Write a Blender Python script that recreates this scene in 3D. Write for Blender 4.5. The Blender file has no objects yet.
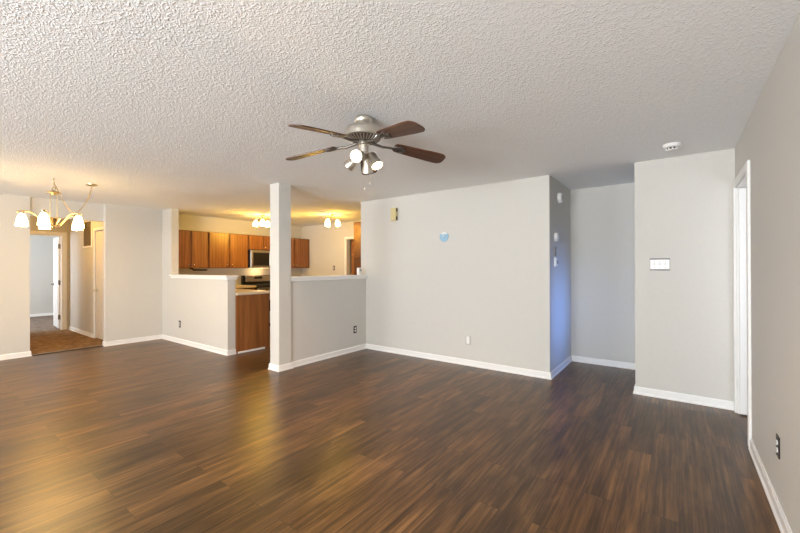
import bpy, bmesh, math, random
from mathutils import Vector, Matrix
random.seed(7)
PI = math.pi
S = bpy.context.scene
C = S.collection

# ------------------------------------------------------------------ camera
cd = bpy.data.cameras.new('camera'); cam = bpy.data.objects.new('camera', cd); C.objects.link(cam)
cd.sensor_width = 36.0; cd.lens = 374.84 / 800 * 36.0; cd.clip_start = 0.02; cd.clip_end = 100
cr = Vector((0.80328, 0.5956, -0.00271)); cu = Vector((0.00405, -0.00091, 0.99999)); cf = Vector((-0.59559, 0.80328, 0.00314))
cam.matrix_world = Matrix(((cr.x, cu.x, -cf.x, 0), (cr.y, cu.y, -cf.y, 0), (cr.z, cu.z, -cf.z, 1.3358), (0, 0, 0, 1)))
S.camera = cam

# ------------------------------------------------------------------ world, daylight, exposure
W = bpy.data.worlds.new('world'); S.world = W; W.use_nodes = True
bgn = W.node_tree.nodes['Background']; bgn.inputs[0].default_value = (0.75, 0.87, 1.0, 1); bgn.inputs[1].default_value = 1.2

def area(name, loc, rot, sx, sy, power, col):
    l = bpy.data.lights.new(name, 'AREA'); l.shape = 'RECTANGLE'; l.size = sx; l.size_y = sy; l.energy = power; l.color = col
    o = bpy.data.objects.new(name, l); C.objects.link(o); o.location = loc; o.rotation_euler = rot
    return o
FY = -4.2                                         # inner face of the window wall behind the photographer
area('daylight_living_window', (-1.1, FY - 0.22, 1.2), (PI / 2 + 0.80, 0, 0), 2.4, 1.7, 560, (0.94, 0.965, 0.98))
area('daylight_patio_door', (-6.3, FY - 0.26, 1.05), (PI / 2 + 0.55, 0, 0), 1.9, 1.9, 165, (0.97, 0.98, 1.0))
ew = area('daylight_entry_window', (2.45, 5.16, 0.75), (PI / 2, 0, PI / 2 + 0.03), 0.5, 0.9, 4.6, (0.16, 0.36, 1.0)); ew.data.spread = math.radians(28)
area('daylight_bedroom_window', (-12.6, -0.22, 1.4), (PI / 2, 0, 0), 1.6, 1.4, 95, (0.93, 0.96, 1.0))
area('added_light_side_room', (1.3, 2.55, 1.3), (PI / 2, 0, 0), 1.0, 1.2, 12, (0.95, 0.96, 1.0))  # unseen lamp, added to brighten the open white door

S.view_settings.view_transform = 'Standard'; S.view_settings.look = 'None'
S.view_settings.gamma = 1.0; S.view_settings.use_curve_mapping = False
S.view_settings.exposure = 0.16
S.cycles.use_denoising = True
S.cycles.max_bounces = 10; S.cycles.diffuse_bounces = 6; S.cycles.sample_clamp_indirect = 6.0
S.cycles.caustics_reflective = False; S.cycles.caustics_refractive = False

# ------------------------------------------------------------------ materials
def nt(name):
    m = bpy.data.materials.new(name); m.use_nodes = True
    return m, m.node_tree.nodes, m.node_tree.links, m.node_tree.nodes['Principled BSDF']
def noise(N, L, vec, scale, detail=3.0, rough=0.5):
    n = N.new('ShaderNodeTexNoise'); n.inputs['Scale'].default_value = scale; n.inputs['Detail'].default_value = detail
    n.inputs['Roughness'].default_value = rough
    if vec is not None: L.new(vec, n.inputs['Vector'])
    return n
def mapped(N, L, scale, rot=(0, 0, 0)):
    t = N.new('ShaderNodeTexCoord'); mp = N.new('ShaderNodeMapping')
    mp.inputs['Scale'].default_value = scale; mp.inputs['Rotation'].default_value = rot
    L.new(t.outputs['Object'], mp.inputs['Vector']); return mp.outputs['Vector']
def bump(N, L, b, height, strength, dist):
    n = N.new('ShaderNodeBump'); n.inputs['Strength'].default_value = strength; n.inputs['Distance'].default_value = dist
    L.new(height, n.inputs['Height']); L.new(n.outputs['Normal'], b.inputs['Normal']); return n
def ramp(N, L, fac, stops):
    r = N.new('ShaderNodeValToRGB'); e = r.color_ramp.elements
    while len(e) < len(stops): e.new(0.5)
    for k, (p, c) in enumerate(stops): e[k].position = p; e[k].color = (*c, 1)
    L.new(fac, r.inputs['Fac']); return r
def plain(name, col, rough=0.5, metal=0.0, var=0.06, scale=25.0, bmp=0.0, spec=None):
    m, N, L, b = nt(name); v = mapped(N, L, (1, 1, 1)); n = noise(N, L, v, scale, 3)
    lo = tuple(max(0, c * (1 - var)) for c in col); hi = tuple(min(1, c * (1 + var)) for c in col)
    r = ramp(N, L, n.outputs['Fac'], [(0.3, lo), (0.7, hi)]); L.new(r.outputs['Color'], b.inputs['Base Color'])
    b.inputs['Roughness'].default_value = rough; b.inputs['Metallic'].default_value = metal
    if spec is not None: b.inputs['Specular IOR Level'].default_value = spec
    if bmp: bump(N, L, b, n.outputs['Fac'], bmp, 0.002)
    return m
def glow(name, col, strength):
    m, N, L, b = nt(name); v = mapped(N, L, (1, 1, 1)); n = noise(N, L, v, 12)
    r = ramp(N, L, n.outputs['Fac'], [(0.2, tuple(c * 0.96 for c in col)), (0.8, col)])
    L.new(r.outputs['Color'], b.inputs['Emission Color']); b.inputs['Emission Strength'].default_value = strength
    b.inputs['Base Color'].default_value = (0.9, 0.88, 0.84, 1); b.inputs['Roughness'].default_value = 0.3
    return m
def wood(name, dark, mid, light, axis='Z', rough=0.35, gscale=1.0):
    m, N, L, b = nt(name)
    s = {'Z': (26, 26, 1.6), 'X': (1.6, 26, 26), 'Y': (26, 1.6, 26)}[axis]
    v = mapped(N, L, tuple(q * gscale for q in s)); n = noise(N, L, v, 1.6, 6, 0.62)
    v2 = mapped(N, L, tuple(q * gscale * 0.22 for q in s)); n2 = noise(N, L, v2, 1.5, 2)
    w = N.new('ShaderNodeTexWave'); w.wave_type = 'RINGS'; w.inputs['Scale'].default_value = 0.9
    w.inputs['Distortion'].default_value = 5.0; w.inputs['Detail'].default_value = 2.0; L.new(v2, w.inputs['Vector'])
    a = N.new('ShaderNodeMix'); a.data_type = 'FLOAT'; a.inputs[0].default_value = 0.18
    L.new(n.outputs['Fac'], a.inputs[2]); L.new(w.outputs['Fac'], a.inputs[3])
    a2 = N.new('ShaderNodeMix'); a2.data_type = 'FLOAT'; a2.inputs[0].default_value = 0.35
    L.new(a.outputs[0], a2.inputs[2]); L.new(n2.outputs['Fac'], a2.inputs[3])
    r = ramp(N, L, a2.outputs[0], [(0.28, dark), (0.5, mid), (0.72, light)])
    L.new(r.outputs['Color'], b.inputs['Base Color']); b.inputs['Roughness'].default_value = rough
    bump(N, L, b, n.outputs['Fac'], 0.12, 0.001)
    return m

def floor_material():
    m, N, L, b = nt('laminate_planks')
    t = N.new('ShaderNodeTexCoord'); sp = N.new('ShaderNodeSeparateXYZ'); cb = N.new('ShaderNodeCombineXYZ')
    L.new(t.outputs['Object'], sp.inputs[0]); L.new(sp.outputs['Y'], cb.inputs['X']); L.new(sp.outputs['X'], cb.inputs['Y'])
    br = N.new('ShaderNodeTexBrick'); L.new(cb.outputs[0], br.inputs['Vector'])
    br.offset = 0.37; br.offset_frequency = 2; br.squash = 1.0
    br.inputs['Scale'].default_value = 1.0; br.inputs['Brick Width'].default_value = 1.22; br.inputs['Row Height'].default_value = 0.155
    br.inputs['Mortar Size'].default_value = 0.0013; br.inputs['Mortar Smooth'].default_value = 0.3
    br.inputs['Color1'].default_value = (0, 0, 0, 1); br.inputs['Color2'].default_value = (1, 1, 1, 1); br.inputs['Mortar'].default_value = (0.4, 0.4, 0.4, 1)
    # grain that runs along each plank, shifted from plank to plank
    sh = N.new('ShaderNodeVectorMath'); sh.operation = 'MULTIPLY_ADD'; sh.inputs[1].default_value = (7.3, 3.1, 5.7)
    L.new(br.outputs['Color'], sh.inputs[0]); L.new(cb.outputs[0], sh.inputs[2])
    mp = N.new('ShaderNodeMapping'); mp.inputs['Scale'].default_value = (0.8, 26, 1); L.new(sh.outputs[0], mp.inputs['Vector'])
    g = noise(N, L, mp.outputs[0], 2.0, 8, 0.7)
    mp2 = N.new('ShaderNodeMapping'); mp2.inputs['Scale'].default_value = (1.1, 5.5, 1); L.new(sh.outputs[0], mp2.inputs['Vector'])
    g2 = noise(N, L, mp2.outputs[0], 1.7, 4, 0.55); g2.inputs['Distortion'].default_value = 0.8
    mx = N.new('ShaderNodeMix'); mx.data_type = 'FLOAT'; mx.inputs[0].default_value = 0.4
    L.new(g.outputs['Fac'], mx.inputs[2]); L.new(g2.outputs['Fac'], mx.inputs[3])
    r = ramp(N, L, mx.outputs[0], [(0.33, (0.019, 0.0092, 0.0038)), (0.455, (0.072, 0.0355, 0.0125)), (0.55, (0.148, 0.073, 0.0255)), (0.70, (0.30, 0.158, 0.060))])
    tint = ramp(N, L, br.outputs['Color'], [(0.0, (0.70, 0.71, 0.72)), (0.5, (0.96, 0.96, 0.95)), (1.0, (1.24, 1.19, 1.12))])
    mul = N.new('ShaderNodeMix'); mul.data_type = 'RGBA'; mul.blend_type = 'MULTIPLY'; mul.inputs[0].default_value = 1.0
    L.new(r.outputs['Color'], mul.inputs[6]); L.new(tint.outputs['Color'], mul.inputs[7])
    seam = N.new('ShaderNodeMix'); seam.data_type = 'RGBA'; seam.inputs[7].default_value = (0.012, 0.007, 0.005, 1)
    fm = N.new('ShaderNodeMath'); fm.operation = 'MULTIPLY'; fm.inputs[1].default_value = 0.75; L.new(br.outputs['Fac'], fm.inputs[0])
    L.new(fm.outputs[0], seam.inputs[0]); L.new(mul.outputs[2], seam.inputs[6]); L.new(seam.outputs[2], b.inputs['Base Color'])
    rr = N.new('ShaderNodeMapRange'); rr.inputs['To Min'].default_value = 0.26; rr.inputs['To Max'].default_value = 0.38
    L.new(g.outputs['Fac'], rr.inputs['Value']); L.new(rr.outputs[0], b.inputs['Roughness'])
    b.inputs['Specular IOR Level'].default_value = 0.36
    bump(N, L, b, mx.outputs[0], 0.10, 0.002)
    return m
def ceiling_material():
    m, N, L, b = nt('popcorn_ceiling'); v = mapped(N, L, (1, 1, 1))
    n = noise(N, L, v, 95, 1.5, 0.5)
    r = ramp(N, L, n.outputs['Fac'], [(0.50, (0, 0, 0)), (0.72, (1, 1, 1))])
    b.inputs['Base Color'].default_value = (0.90, 0.915, 0.92, 1); b.inputs['Roughness'].default_value = 0.9
    b.inputs['Specular IOR Level'].default_value = 0.2
    n2 = noise(N, L, v, 44, 2, 0.5); r2 = ramp(N, L, n2.outputs['Fac'], [(0.48, (0, 0, 0)), (0.70, (1, 1, 1))])
    ad = N.new('ShaderNodeMath'); ad.operation = 'MULTIPLY_ADD'; ad.inputs[1].default_value = 0.7; L.new(r2.outputs['Color'], ad.inputs[0]); L.new(r.outputs['Color'], ad.inputs[2])
    bump(N, L, b, ad.outputs[0], 0.46, 0.005)
    return m
def carpet(name, a, c):
    m, N, L, b = nt(name); v = mapped(N, L, (1, 1, 1)); n = noise(N, L, v, 9, 6, 0.7)
    r = ramp(N, L, n.outputs['Fac'], [(0.35, a), (0.65, c)]); L.new(r.outputs['Color'], b.inputs['Base Color'])
    n2 = noise(N, L, v, 180, 2); bump(N, L, b, n2.outputs['Fac'], 0.8, 0.006); b.inputs['Roughness'].default_value = 0.95
    b.inputs['Specular IOR Level'].default_value = 0.1
    return m
M = dict(
    floor=floor_material(), ceiling=ceiling_material(),
    wall=plain('greige_wall_paint', (0.615, 0.603, 0.568), 0.6, 0, 0.012, 40, 0.05, 0.3),
    trim=plain('white_trim_paint', (0.86, 0.86, 0.85), 0.35, 0, 0.01),
    door=plain('white_door_paint', (0.84, 0.84, 0.84), 0.4, 0, 0.012),
    cream=plain('cream_door_paint', (0.76, 0.72, 0.64), 0.45, 0, 0.015),
    carpet=carpet('brown_carpet', (0.15, 0.085, 0.038), (0.32, 0.20, 0.10)),
    carpet2=carpet('grey_brown_carpet', (0.16, 0.12, 0.095), (0.30, 0.235, 0.19)),
    oak=wood('orange_oak', (0.13, 0.045, 0.011), (0.235, 0.086, 0.021), (0.35, 0.145, 0.042), 'Z'),
    oakdark=wood('dark_oak_edge', (0.09, 0.028, 0.008), (0.15, 0.046, 0.013), (0.22, 0.075, 0.02), 'Z'),
    panel=wood('red_brown_panel', (0.14, 0.048, 0.014), (0.26, 0.095, 0.027), (0.36, 0.145, 0.044), 'Z', 0.4, 0.7),
    blade=wood('walnut_blade', (0.032, 0.012, 0.006), (0.080, 0.029, 0.013), (0.14, 0.053, 0.023), 'X', 0.42),
    browndoor=wood('brown_wood_door', (0.14, 0.055, 0.018), (0.23, 0.095, 0.032), (0.31, 0.135, 0.05), 'Z'),
    nickel=plain('brushed_nickel', (0.66, 0.62, 0.55), 0.38, 1.0, 0.05, 60),
    nickeldark=plain('dark_nickel', (0.20, 0.18, 0.16), 0.42, 1.0, 0.08, 60),
    brass=plain('warm_nickel', (0.55, 0.44, 0.27), 0.28, 1.0, 0.05, 60),
    steel=plain('stainless_steel', (0.50, 0.475, 0.44), 0.32, 0.95, 0.04, 40),
    black=plain('black_enamel', (0.012, 0.011, 0.011), 0.22, 0, 0.2),
    iron=plain('cast_iron', (0.02, 0.02, 0.02), 0.6, 0, 0.2),
    glassdark=plain('dark_oven_glass', (0.02, 0.018, 0.016), 0.16, 0, 0.1, 25, 0, 0.25),
    counter=plain('beige_laminate_counter', (0.66, 0.56, 0.42), 0.3, 0, 0.09, 70),
    plastic=plain('white_plastic', (0.82, 0.82, 0.81), 0.35, 0, 0.01),
    plasticgrey=plain('grey_plastic', (0.36, 0.36, 0.36), 0.45, 0, 0.03),
    darkplate=plain('dark_bronze_plate', (0.035, 0.028, 0.024), 0.35, 0.2, 0.1),
    chime=plain('yellowed_beige_plastic', (0.62, 0.54, 0.28), 0.5, 0, 0.02),
    blue=plain('pale_blue_plastic', (0.27, 0.47, 0.62), 0.3, 0, 0.04),
    ventdark=plain('dark_vent_interior', (0.16, 0.125, 0.075), 0.7, 0, 0.1),
    glow=glow('lit_frosted_glass', (1.0, 0.64, 0.25), 24.0),
    lampdim=glow('dim_lamp_lens', (1.0, 0.66, 0.28), 2.0),
    pantry=wood('pantry_wood', (0.055, 0.017, 0.006), (0.105, 0.034, 0.011), (0.16, 0.058, 0.019), 'Z', 0.45, 0.7),
    lightgrey=plain('light_grey_plastic', (0.48, 0.47, 0.45), 0.45, 0, 0.03),
    kglow=glow('lit_kitchen_glass', (1.0, 0.60, 0.20), 13.0),
    bulb=glow('lit_spot_bulb', (1.0, 0.70, 0.34), 60.0),
    glass=plain('window_glass', (0.9, 0.95, 0.95), 0.02, 0, 0.01),
    chrome=plain('bright_metal', (0.7, 0.7, 0.68), 0.2, 1.0, 0.03),
)
gb = M['glass'].node_tree.nodes['Principled BSDF']; gb.inputs['Transmission Weight'].default_value = 1.0; gb.inputs['IOR'].default_value = 1.02

# ------------------------------------------------------------------ geometry helpers
def new(): return bmesh.new()
def box(bm, lo, hi, bev=0.0, seg=1):
    v = [bm.verts.new((x, y, z)) for z in (lo[2], hi[2]) for y in (lo[1], hi[1]) for x in (lo[0], hi[0])]
    fs = [bm.faces.new([v[i] for i in q]) for q in ((0, 2, 3, 1), (4, 5, 7, 6), (0, 1, 5, 4), (2, 6, 7, 3), (0, 4, 6, 2), (1, 3, 7, 5))]
    if bev > 0:
        es = list({e for f in fs for e in f.edges})
        bmesh.ops.bevel(bm, geom=es, offset=bev, segments=seg, profile=0.5, affect='EDGES')
    return bm
def lathe(bm, prof, org=(0, 0, 0), axis=(0, 0, 1), n=32, caps=True):
    ax = Vector(axis).normalized(); q = Vector((0, 0, 1)).rotation_difference(ax); o = Vector(org); rings = []
    for r, z in prof:
        if r < 1e-6: rings.append([bm.verts.new(o + q @ Vector((0, 0, z)))])
        else: rings.append([bm.verts.new(o + q @ Vector((r * math.cos(2 * PI * k / n), r * math.sin(2 * PI * k / n), z))) for k in range(n)])
    for a, c in zip(rings, rings[1:]):
        for k in range(n):
            k2 = (k + 1) % n
            if len(a) == 1 and len(c) == 1: break
            if len(a) == 1: bm.faces.new((a[0], c[k2], c[k]))
            elif len(c) == 1: bm.faces.new((a[k], a[k2], c[0]))
            else: bm.faces.new((a[k], a[k2], c[k2], c[k]))
    if caps:
        for rg in (rings[0], rings[-1]):
            if len(rg) > 1:
                try: bm.faces.new(rg)
                except ValueError: pass
    return bm
def tube(bm, pts, r, n=10, closed=False):
    pts = [Vector(p) for p in pts]; rings = []; prev = None
    for i, p in enumerate(pts):
        if closed: t = (pts[(i + 1) % len(pts)] - pts[i - 1]).normalized()
        else: t = (pts[min(i + 1, len(pts) - 1)] - pts[max(i - 1, 0)]).normalized()
        u = prev - t * prev.dot(t) if prev is not None else t.orthogonal()
        if u.length < 1e-6: u = t.orthogonal()
        u.normalize(); prev = u; w = t.cross(u); rad = r[i] if isinstance(r, (list, tuple)) else r
        rings.append([bm.verts.new(p + (u * math.cos(2 * PI * k / n) + w * math.sin(2 * PI * k / n)) * rad) for k in range(n)])
    prs = list(zip(rings, rings[1:])) + ([(rings[-1], rings[0])] if closed else [])
    for a, c in prs:
        for k in range(n): bm.faces.new((a[k], a[(k + 1) % n], c[(k + 1) % n], c[k]))
    if not closed: bm.faces.new(rings[0][::-1]); bm.faces.new(rings[-1])
    return bm
def prism(bm, outline, z0, z1, bev=0.0):
    lo = [bm.verts.new((x, y, z0)) for x, y in outline]; hi = [bm.verts.new((x, y, z1)) for x, y in outline]; n = len(lo)
    fs = [bm.faces.new(lo[::-1]), bm.faces.new(hi)] + [bm.faces.new((lo[k], lo[(k + 1) % n], hi[(k + 1) % n], hi[k])) for k in range(n)]
    if bev:
        es = list(fs[0].edges) + list(fs[1].edges)
        bmesh.ops.bevel(bm, geom=es, offset=bev, segments=1, affect='EDGES')
    return bm
def curve_pts(ctrl, n=8):
    P = [Vector(p) for p in ctrl]; P = [2 * P[0] - P[1]] + P + [2 * P[-1] - P[-2]]; out = []
    for i in range(1, len(P) - 2):
        for k in range(n):
            t = k / n; a, b_, c, d = P[i - 1:i + 3]
            out.append(0.5 * ((2 * b_) + (c - a) * t + (2 * a - 5 * b_ + 4 * c - d) * t * t + (3 * b_ - a - 3 * c + d) * t ** 3))
    return out + [P[-2]]
def obj(name, bm, mat, parent=None, smooth=False):
    bmesh.ops.recalc_face_normals(bm, faces=bm.faces)
    me = bpy.data.meshes.new(name); bm.to_mesh(me); bm.free(); me.materials.append(mat)
    if smooth:
        me.polygons.foreach_set('use_smooth', [True] * len(me.polygons))
        me.set_sharp_from_angle(angle=math.radians(38))
    o = bpy.data.objects.new(name, me); C.objects.link(o)
    if parent is not None: o.parent = parent
    return o
def struct(name, bm, mat, parent=None, smooth=False):
    o = obj(name, bm, mat, parent, smooth)
    if parent is None: o['kind'] = 'structure'
    return o
def thing(name, label, cat, loc=(0, 0, 0), group=None, rz=0.0):
    o = bpy.data.objects.new(name, None); C.objects.link(o); o.empty_display_size = 0.05
    o.location = loc; o.rotation_euler = (0, 0, rz); return tag(o, label, cat, group)
def tag(o, label, cat, group=None):
    o['label'] = label; o['category'] = cat
    if group: o['group'] = group
    return o
def sbox(name, lo, hi, mat, bev=0.0): return struct(name, box(new(), lo, hi, bev), mat)

# ------------------------------------------------------------------ measured places (metres, camera above the origin)
H = 2.44
XR, YB, XA, YA, XB = 0.430, 4.664, -1.232, 5.757, -0.366
XH, YH, XE, XD, XL, YL, YD = -4.163, 3.040, -5.540, -7.893, -7.946, 1.232, 2.156
PX0, PX1, PY0, PY1 = -4.332, -4.140, 2.957, 3.148
KX, KY, HX, HY = -8.10, 6.50, -10.70, 2.275
T = 0.12

# ------------------------------------------------------------------ the room shell
b = new(); box(b, (-8.02, FY - 0.6, -0.12), (2.4, 6.75, 0)); struct('floor', b, M['floor'])
sbox('floor_hall_carpet', (HX - 0.06, 0.6, -0.12), (XL - 0.02, HY + 0.05, 0.012), M['carpet'])
sbox('floor_bedroom_carpet', (-14.5, -0.2, -0.12), (HX - 0.06, 3.7, 0.008), M['carpet2'])
sbox('trim_1', (XL - 0.035, YL, 0.0), (XL + 0.012, YD, 0.016), M['nickeldark'], 0.004)          # threshold strip where carpet meets planks
b = new(); box(b, (-14.6, FY - 0.6, H), (2.6, 6.9, H + 0.12)); struct('ceiling', b, M['ceiling'])

sbox('wall_back', (XH - 0.11, YB, 0), (XA - T, YB + T, H), M['wall'])
sbox('wall_alcove_left', (XA - T, YB, 0), (XA, YA + T, H), M['wall'])
sbox('wall_alcove_back', (XA, YA, 0), (2.4, YA + T, H), M['wall'])
sbox('wall_block', (XB, YB, 0), (2.4, YB + T, H), M['wall'])
# wall at the end of the entry passage with its window opening
b = new(); box(b, (2.25, YB + T, 0), (2.37, YA, 0.25)); box(b, (2.25, YB + T, 1.25), (2.37, YA, H))
box(b, (2.25, YB + T, 0.25), (2.37, 5.0, 1.25)); box(b, (2.25, 5.56, 0.25), (2.37, YA, 1.25)); struct('wall_passage_end', b, M['wall'])
D0, D1, DZ = 3.80, 4.585, 2.06
b = new(); box(b, (XR, FY, 0), (XR + T, D0, H)); box(b, (XR, D1, 0), (XR + T, YB, H)); box(b, (XR, D0, DZ), (XR + T, D1, H)); struct('wall_right', b, M['wall'])
sbox('wall_side_room', (2.0, 2.6, 0), (2.12, YB, H), M['wall']); b = new(); box(b, (XR + T, 2.6, 0), (0.8, 2.72, H)); box(b, (1.8, 2.6, 0), (2.0, 2.72, H)); box(b, (0.8, 2.6, 0), (1.8, 2.72, 0.7)); box(b, (0.8, 2.6, 1.9), (1.8, 2.72, H)); struct('wall_side_room_front', b, M['wall'])
# window wall behind the photographer
b = new()
for x0, x1, z0, z1 in ((-8.07, -7.3, 0, H), (-7.3, -5.3, 2.1, H), (-5.3, -2.4, 0, H), (-2.4, 0.2, 0, 0.35), (-2.4, 0.2, 2.3, H), (0.2, XR + T, 0, H)):
    box(b, (x0, FY - T, z0), (x1, FY, z1))
struct('wall_front', b, M['wall'])
def window(name, x0, x1, z0, z1, mull):
    b = new(); y0, y1 = FY - 0.09, FY - 0.03; f = 0.05
    box(b, (x0, y0, z0), (x0 + f, y1, z1)); box(b, (x1 - f, y0, z0), (x1, y1, z1)); box(b, (x0 + f, y0, z1 - f), (x1 - f, y1, z1)); box(b, (x0 + f, y0, z0), (x1 - f, y1, z0 + f))
    for k in range(1, mull):
        xm = x0 + (x1 - x0) * k / mull; box(b, (xm - 0.025, y0, z0 + f), (xm + 0.025, y1, z1 - f))
    o = struct(name, b, M['trim']); return o
window('window_1', -2.4, 0.2, 0.35, 2.3, 3); window('window_2', -7.3, -5.3, 0.0, 2.1, 2)

# dining side: wall left of the hall, shallow header over the opening, wall right of it
sbox('wall_dining_left', (XL - T, FY, 0), (XL, YL, H), M['wall'])
sbox('wall_hall_header', (XL - T, YL, 2.15), (XL - 0.045, YD, H), M['wall'])
b = new(); box(b, (XL - 0.055, YD, 0), (XD, HY + T, H)); box(b, (XL - T - 0.03, HY + T, 0), (XD, YH + 0.125, H)); struct('wall_dining_right', b, M['wall'])
# hall
HD0, HD1 = -8.92, -8.07
b = new(); box(b, (HX - T, HY, 0), (HD0, HY + T, H)); box(b, (HD1, HY, 0), (XL - 0.055, HY + T, H)); box(b, (HD0, HY, 2.05), (HD1, HY + T, H)); struct('wall_hall_right', b, M['wall'])
sbox('wall_hall_left', (HX - T, 0.75, 0), (XL - T, 0.87, H), M['wall'])
BD0, BD1, BZ = 1.37, 2.165, 2.05
b = new(); box(b, (HX - T, 0.87, 0), (HX, BD0, H)); box(b, (HX - T, BD1, 0), (HX, HY, H)); box(b, (HX - T, BD0, BZ), (HX, BD1, H)); struct('wall_hall_end', b, M['wall'])
sbox('wall_bedroom_end', (-14.47, -0.1, 0), (-14.35, 3.6, H), M['wall'])
sbox('wall_bedroom_far_side', (-14.35, 3.48, 0), (HX - T, 3.6, H), M['wall'])
b = new(); box(b, (-14.35, -0.1, 0), (-13.4, 0.0, H)); box(b, (-11.8, -0.1, 0), (HX - T, 0.0, H)); box(b, (-13.4, -0.1, 0), (-11.8, 0, 0.7)); box(b, (-13.4, -0.1, 2.1), (-11.8, 0, H)); struct('wall_bedroom_window_side', b, M['wall'])
sbox('wall_bedroom_near_low', (HX - T, 0.0, 0), (HX, 0.75, H), M['wall']); sbox('wall_bedroom_near_high', (HX - T, HY + T, 0), (HX, 3.48, H), M['wall'])
# kitchen
sbox('wall_kitchen_left', (KX - T, YH + 0.125, 0), (KX, KY + T, H), M['wall'])
KD0, KD1, KZ = -6.42, -5.68, 2.02
b = new(); box(b, (KX, KY, 0), (KD0, KY + T, H)); box(b, (KD1, KY, 0), (-2.6, KY + T, H)); box(b, (KD0, KY, KZ), (KD1, KY + T, H)); struct('wall_kitchen_back', b, M['wall'])
sbox('wall_kitchen_right', (-2.72, YB + T, 0), (-2.6, KY, H), M['wall'])
b = new(); box(b, (-6.9, 7.3, 0), (-5.2, 7.4, H)); box(b, (-6.9, KY + T, 0), (-6.8, 7.3, H)); box(b, (-5.3, KY + T, 0), (-5.2, 7.3, H)); struct('wall_pantry_closet', b, M['wall'])
sbox('floor_pantry_closet', (-6.9, 6.75, -0.1), (-5.2, 7.4, 0.0), M['floor']); sbox('ceiling_pantry_closet', (-6.9, 6.9, H), (-5.2, 7.4, H + 0.1), M['ceiling'])
# half walls, stub and post
sbox('wall_stub_dining', (XD, YH, 0), (-7.50, YH + 0.125, H), M['wall'])
sbox('wall_half_dining', (-7.50, YH, 0), (XE, YH + 0.125, 1.16), M['wall'])
sbox('wall_half_pass_through', (XH - 0.112, PY1, 0), (XH, YB, 1.155), M['wall'])
sbox('wall_post', (PX0, PY0, 0), (PX1, PY1, H), M['wall'], 0.003)

def cap(name, lo, hi, z, sides):
    b = new(); box(b, (lo[0], lo[1], z + 0.036), (hi[0], hi[1], z + 0.064), 0.006, 2)
    o = 0.016
    box(b, (lo[0] + sides[0], lo[1] + sides[1], z), (hi[0] - sides[2], hi[1] - sides[3], z + 0.036), 0.005)
    return struct(name, b, M['trim'])
cap('trim_2', (-7.50, YH - 0.045, 0), (XE + 0.04, YH + 0.155, 0), 1.157, (0.02, 0.022, 0.018, 0.012))
cap('trim_3', (XH - 0.150, PY1 + 0.001, 0), (XH + 0.038, YB - 0.001, 0), 1.155, (0.02, 0.0, 0.020, 0.0))

# ------------------------------------------------------------------ baseboards
PROF = [(0.0, 0.0), (0.021, 0.0), (0.021, 0.012), (0.013, 0.022), (0.013, 0.068), (0.007, 0.079), (0.0, 0.079)]
def run(names, pts, extra=()):
    n = len(pts); P = [Vector(p) for p in pts]
    def off(i, d):
        ds = []
        if i > 0: ds.append((P[i] - P[i - 1]).normalized())
        if i < n - 1: ds.append((P[i + 1] - P[i]).normalized())
        ns = [Vector((-q.y, q.x)) for q in ds]
        if len(ns) == 1: return P[i] + ns[0] * d
        m = (ns[0] + ns[1]); return P[i] + m * (d / (1 + ns[0].dot(ns[1])))
    by = {}
    for i, nm in enumerate(names):
        if nm: by.setdefault(nm, []).append(i)
    for nm, segs in by.items():
        b = new()
        for i in segs:
            A = [b.verts.new((*off(i, o), z)) for o, z in PROF]; B = [b.verts.new((*off(i + 1, o), z)) for o, z in PROF]
            for k in range(len(PROF)): k2 = (k + 1) % len(PROF); b.faces.new((A[k], A[k2], B[k2], B[k]))
            b.faces.new(A[::-1]); b.faces.new(B)
        struct(nm, b, M['trim'])
run(['baseboard_block', 'baseboard_block'], [(XR - 0.001, YB), (XB, YB), (XB, YB + T)])
run(['baseboard_alcove_back', 'baseboard_alcove_left', 'baseboard_back', 'baseboard_pass_through', 'baseboard_post', 'baseboard_post', 'baseboard_post', 'baseboard_post'],
    [(2.2, YA), (XA, YA), (XA, YB), (XH, YB), (XH, PY1), (PX1, PY1), (PX1, PY0), (PX0, PY0), (PX0, PY1)])
run(['baseboard_half_dining', 'baseboard_half_dining', 'baseboard_dining_right', 'baseboard_dining_right'], [(XE, YH + 0.125), (XE, YH), (XD, YH), (XD, YD), (XL - 0.05, YD)])
run(['baseboard_dining_left', 'baseboard_dining_left'], [(XL - 0.1, YL), (XL, YL), (XL, FY)])
run(['baseboard_right'], [(XR, FY), (XR, D0 - 0.07)])
run(['baseboard_hall_right'], [(HD0 - 0.06, HY), (HX, HY)])
run(['baseboard_bedroom'], [(-14.35, 3.48), (-14.35, 0.0)])

# ------------------------------------------------------------------ doors
def casing_y(b, X, y0, y1, z, w, t, sgn):           # frame on a wall X = const, standing out towards sgn
    xs = sorted((X, X + sgn * t))
    box(b, (xs[0], y0 - w, 0), (xs[1], y0, z + w), 0.004); box(b, (xs[0], y1, 0), (xs[1], y1 + w, z + w), 0.004); box(b, (xs[0], y0, z), (xs[1], y1, z + w), 0.004)
def casing_x(b, Y, x0, x1, z, w, t):
    box(b, (x0 - w, Y - t, 0), (x0, Y, z + w), 0.004); box(b, (x1, Y - t, 0), (x1 + w, Y, z + w), 0.004); box(b, (x0, Y - t, z), (x1, Y, z + w), 0.004)
def knob(parent, base, direction, mat):
    b = new(); d = Vector(direction).normalized()
    lathe(b, [(0.028, 0), (0.028, 0.006), (0.012, 0.010), (0.011, 0.030), (0.024, 0.038), (0.029, 0.050), (0.024, 0.062), (0.0, 0.066)], base, d, 20)
    return obj('door_knob', b, mat, parent, True)
b = new(); casing_y(b, XR, D0, D1, DZ, 0.062, 0.018, -1)
box(b, (XR + 0.0, D0 - 0.0, 0), (XR + T, D0 + 0.012, DZ)); box(b, (XR, D1 - 0.012, 0), (XR + T, D1, DZ)); box(b, (XR, D0 + 0.012, DZ - 0.012), (XR + T, D1 - 0.012, DZ))
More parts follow.
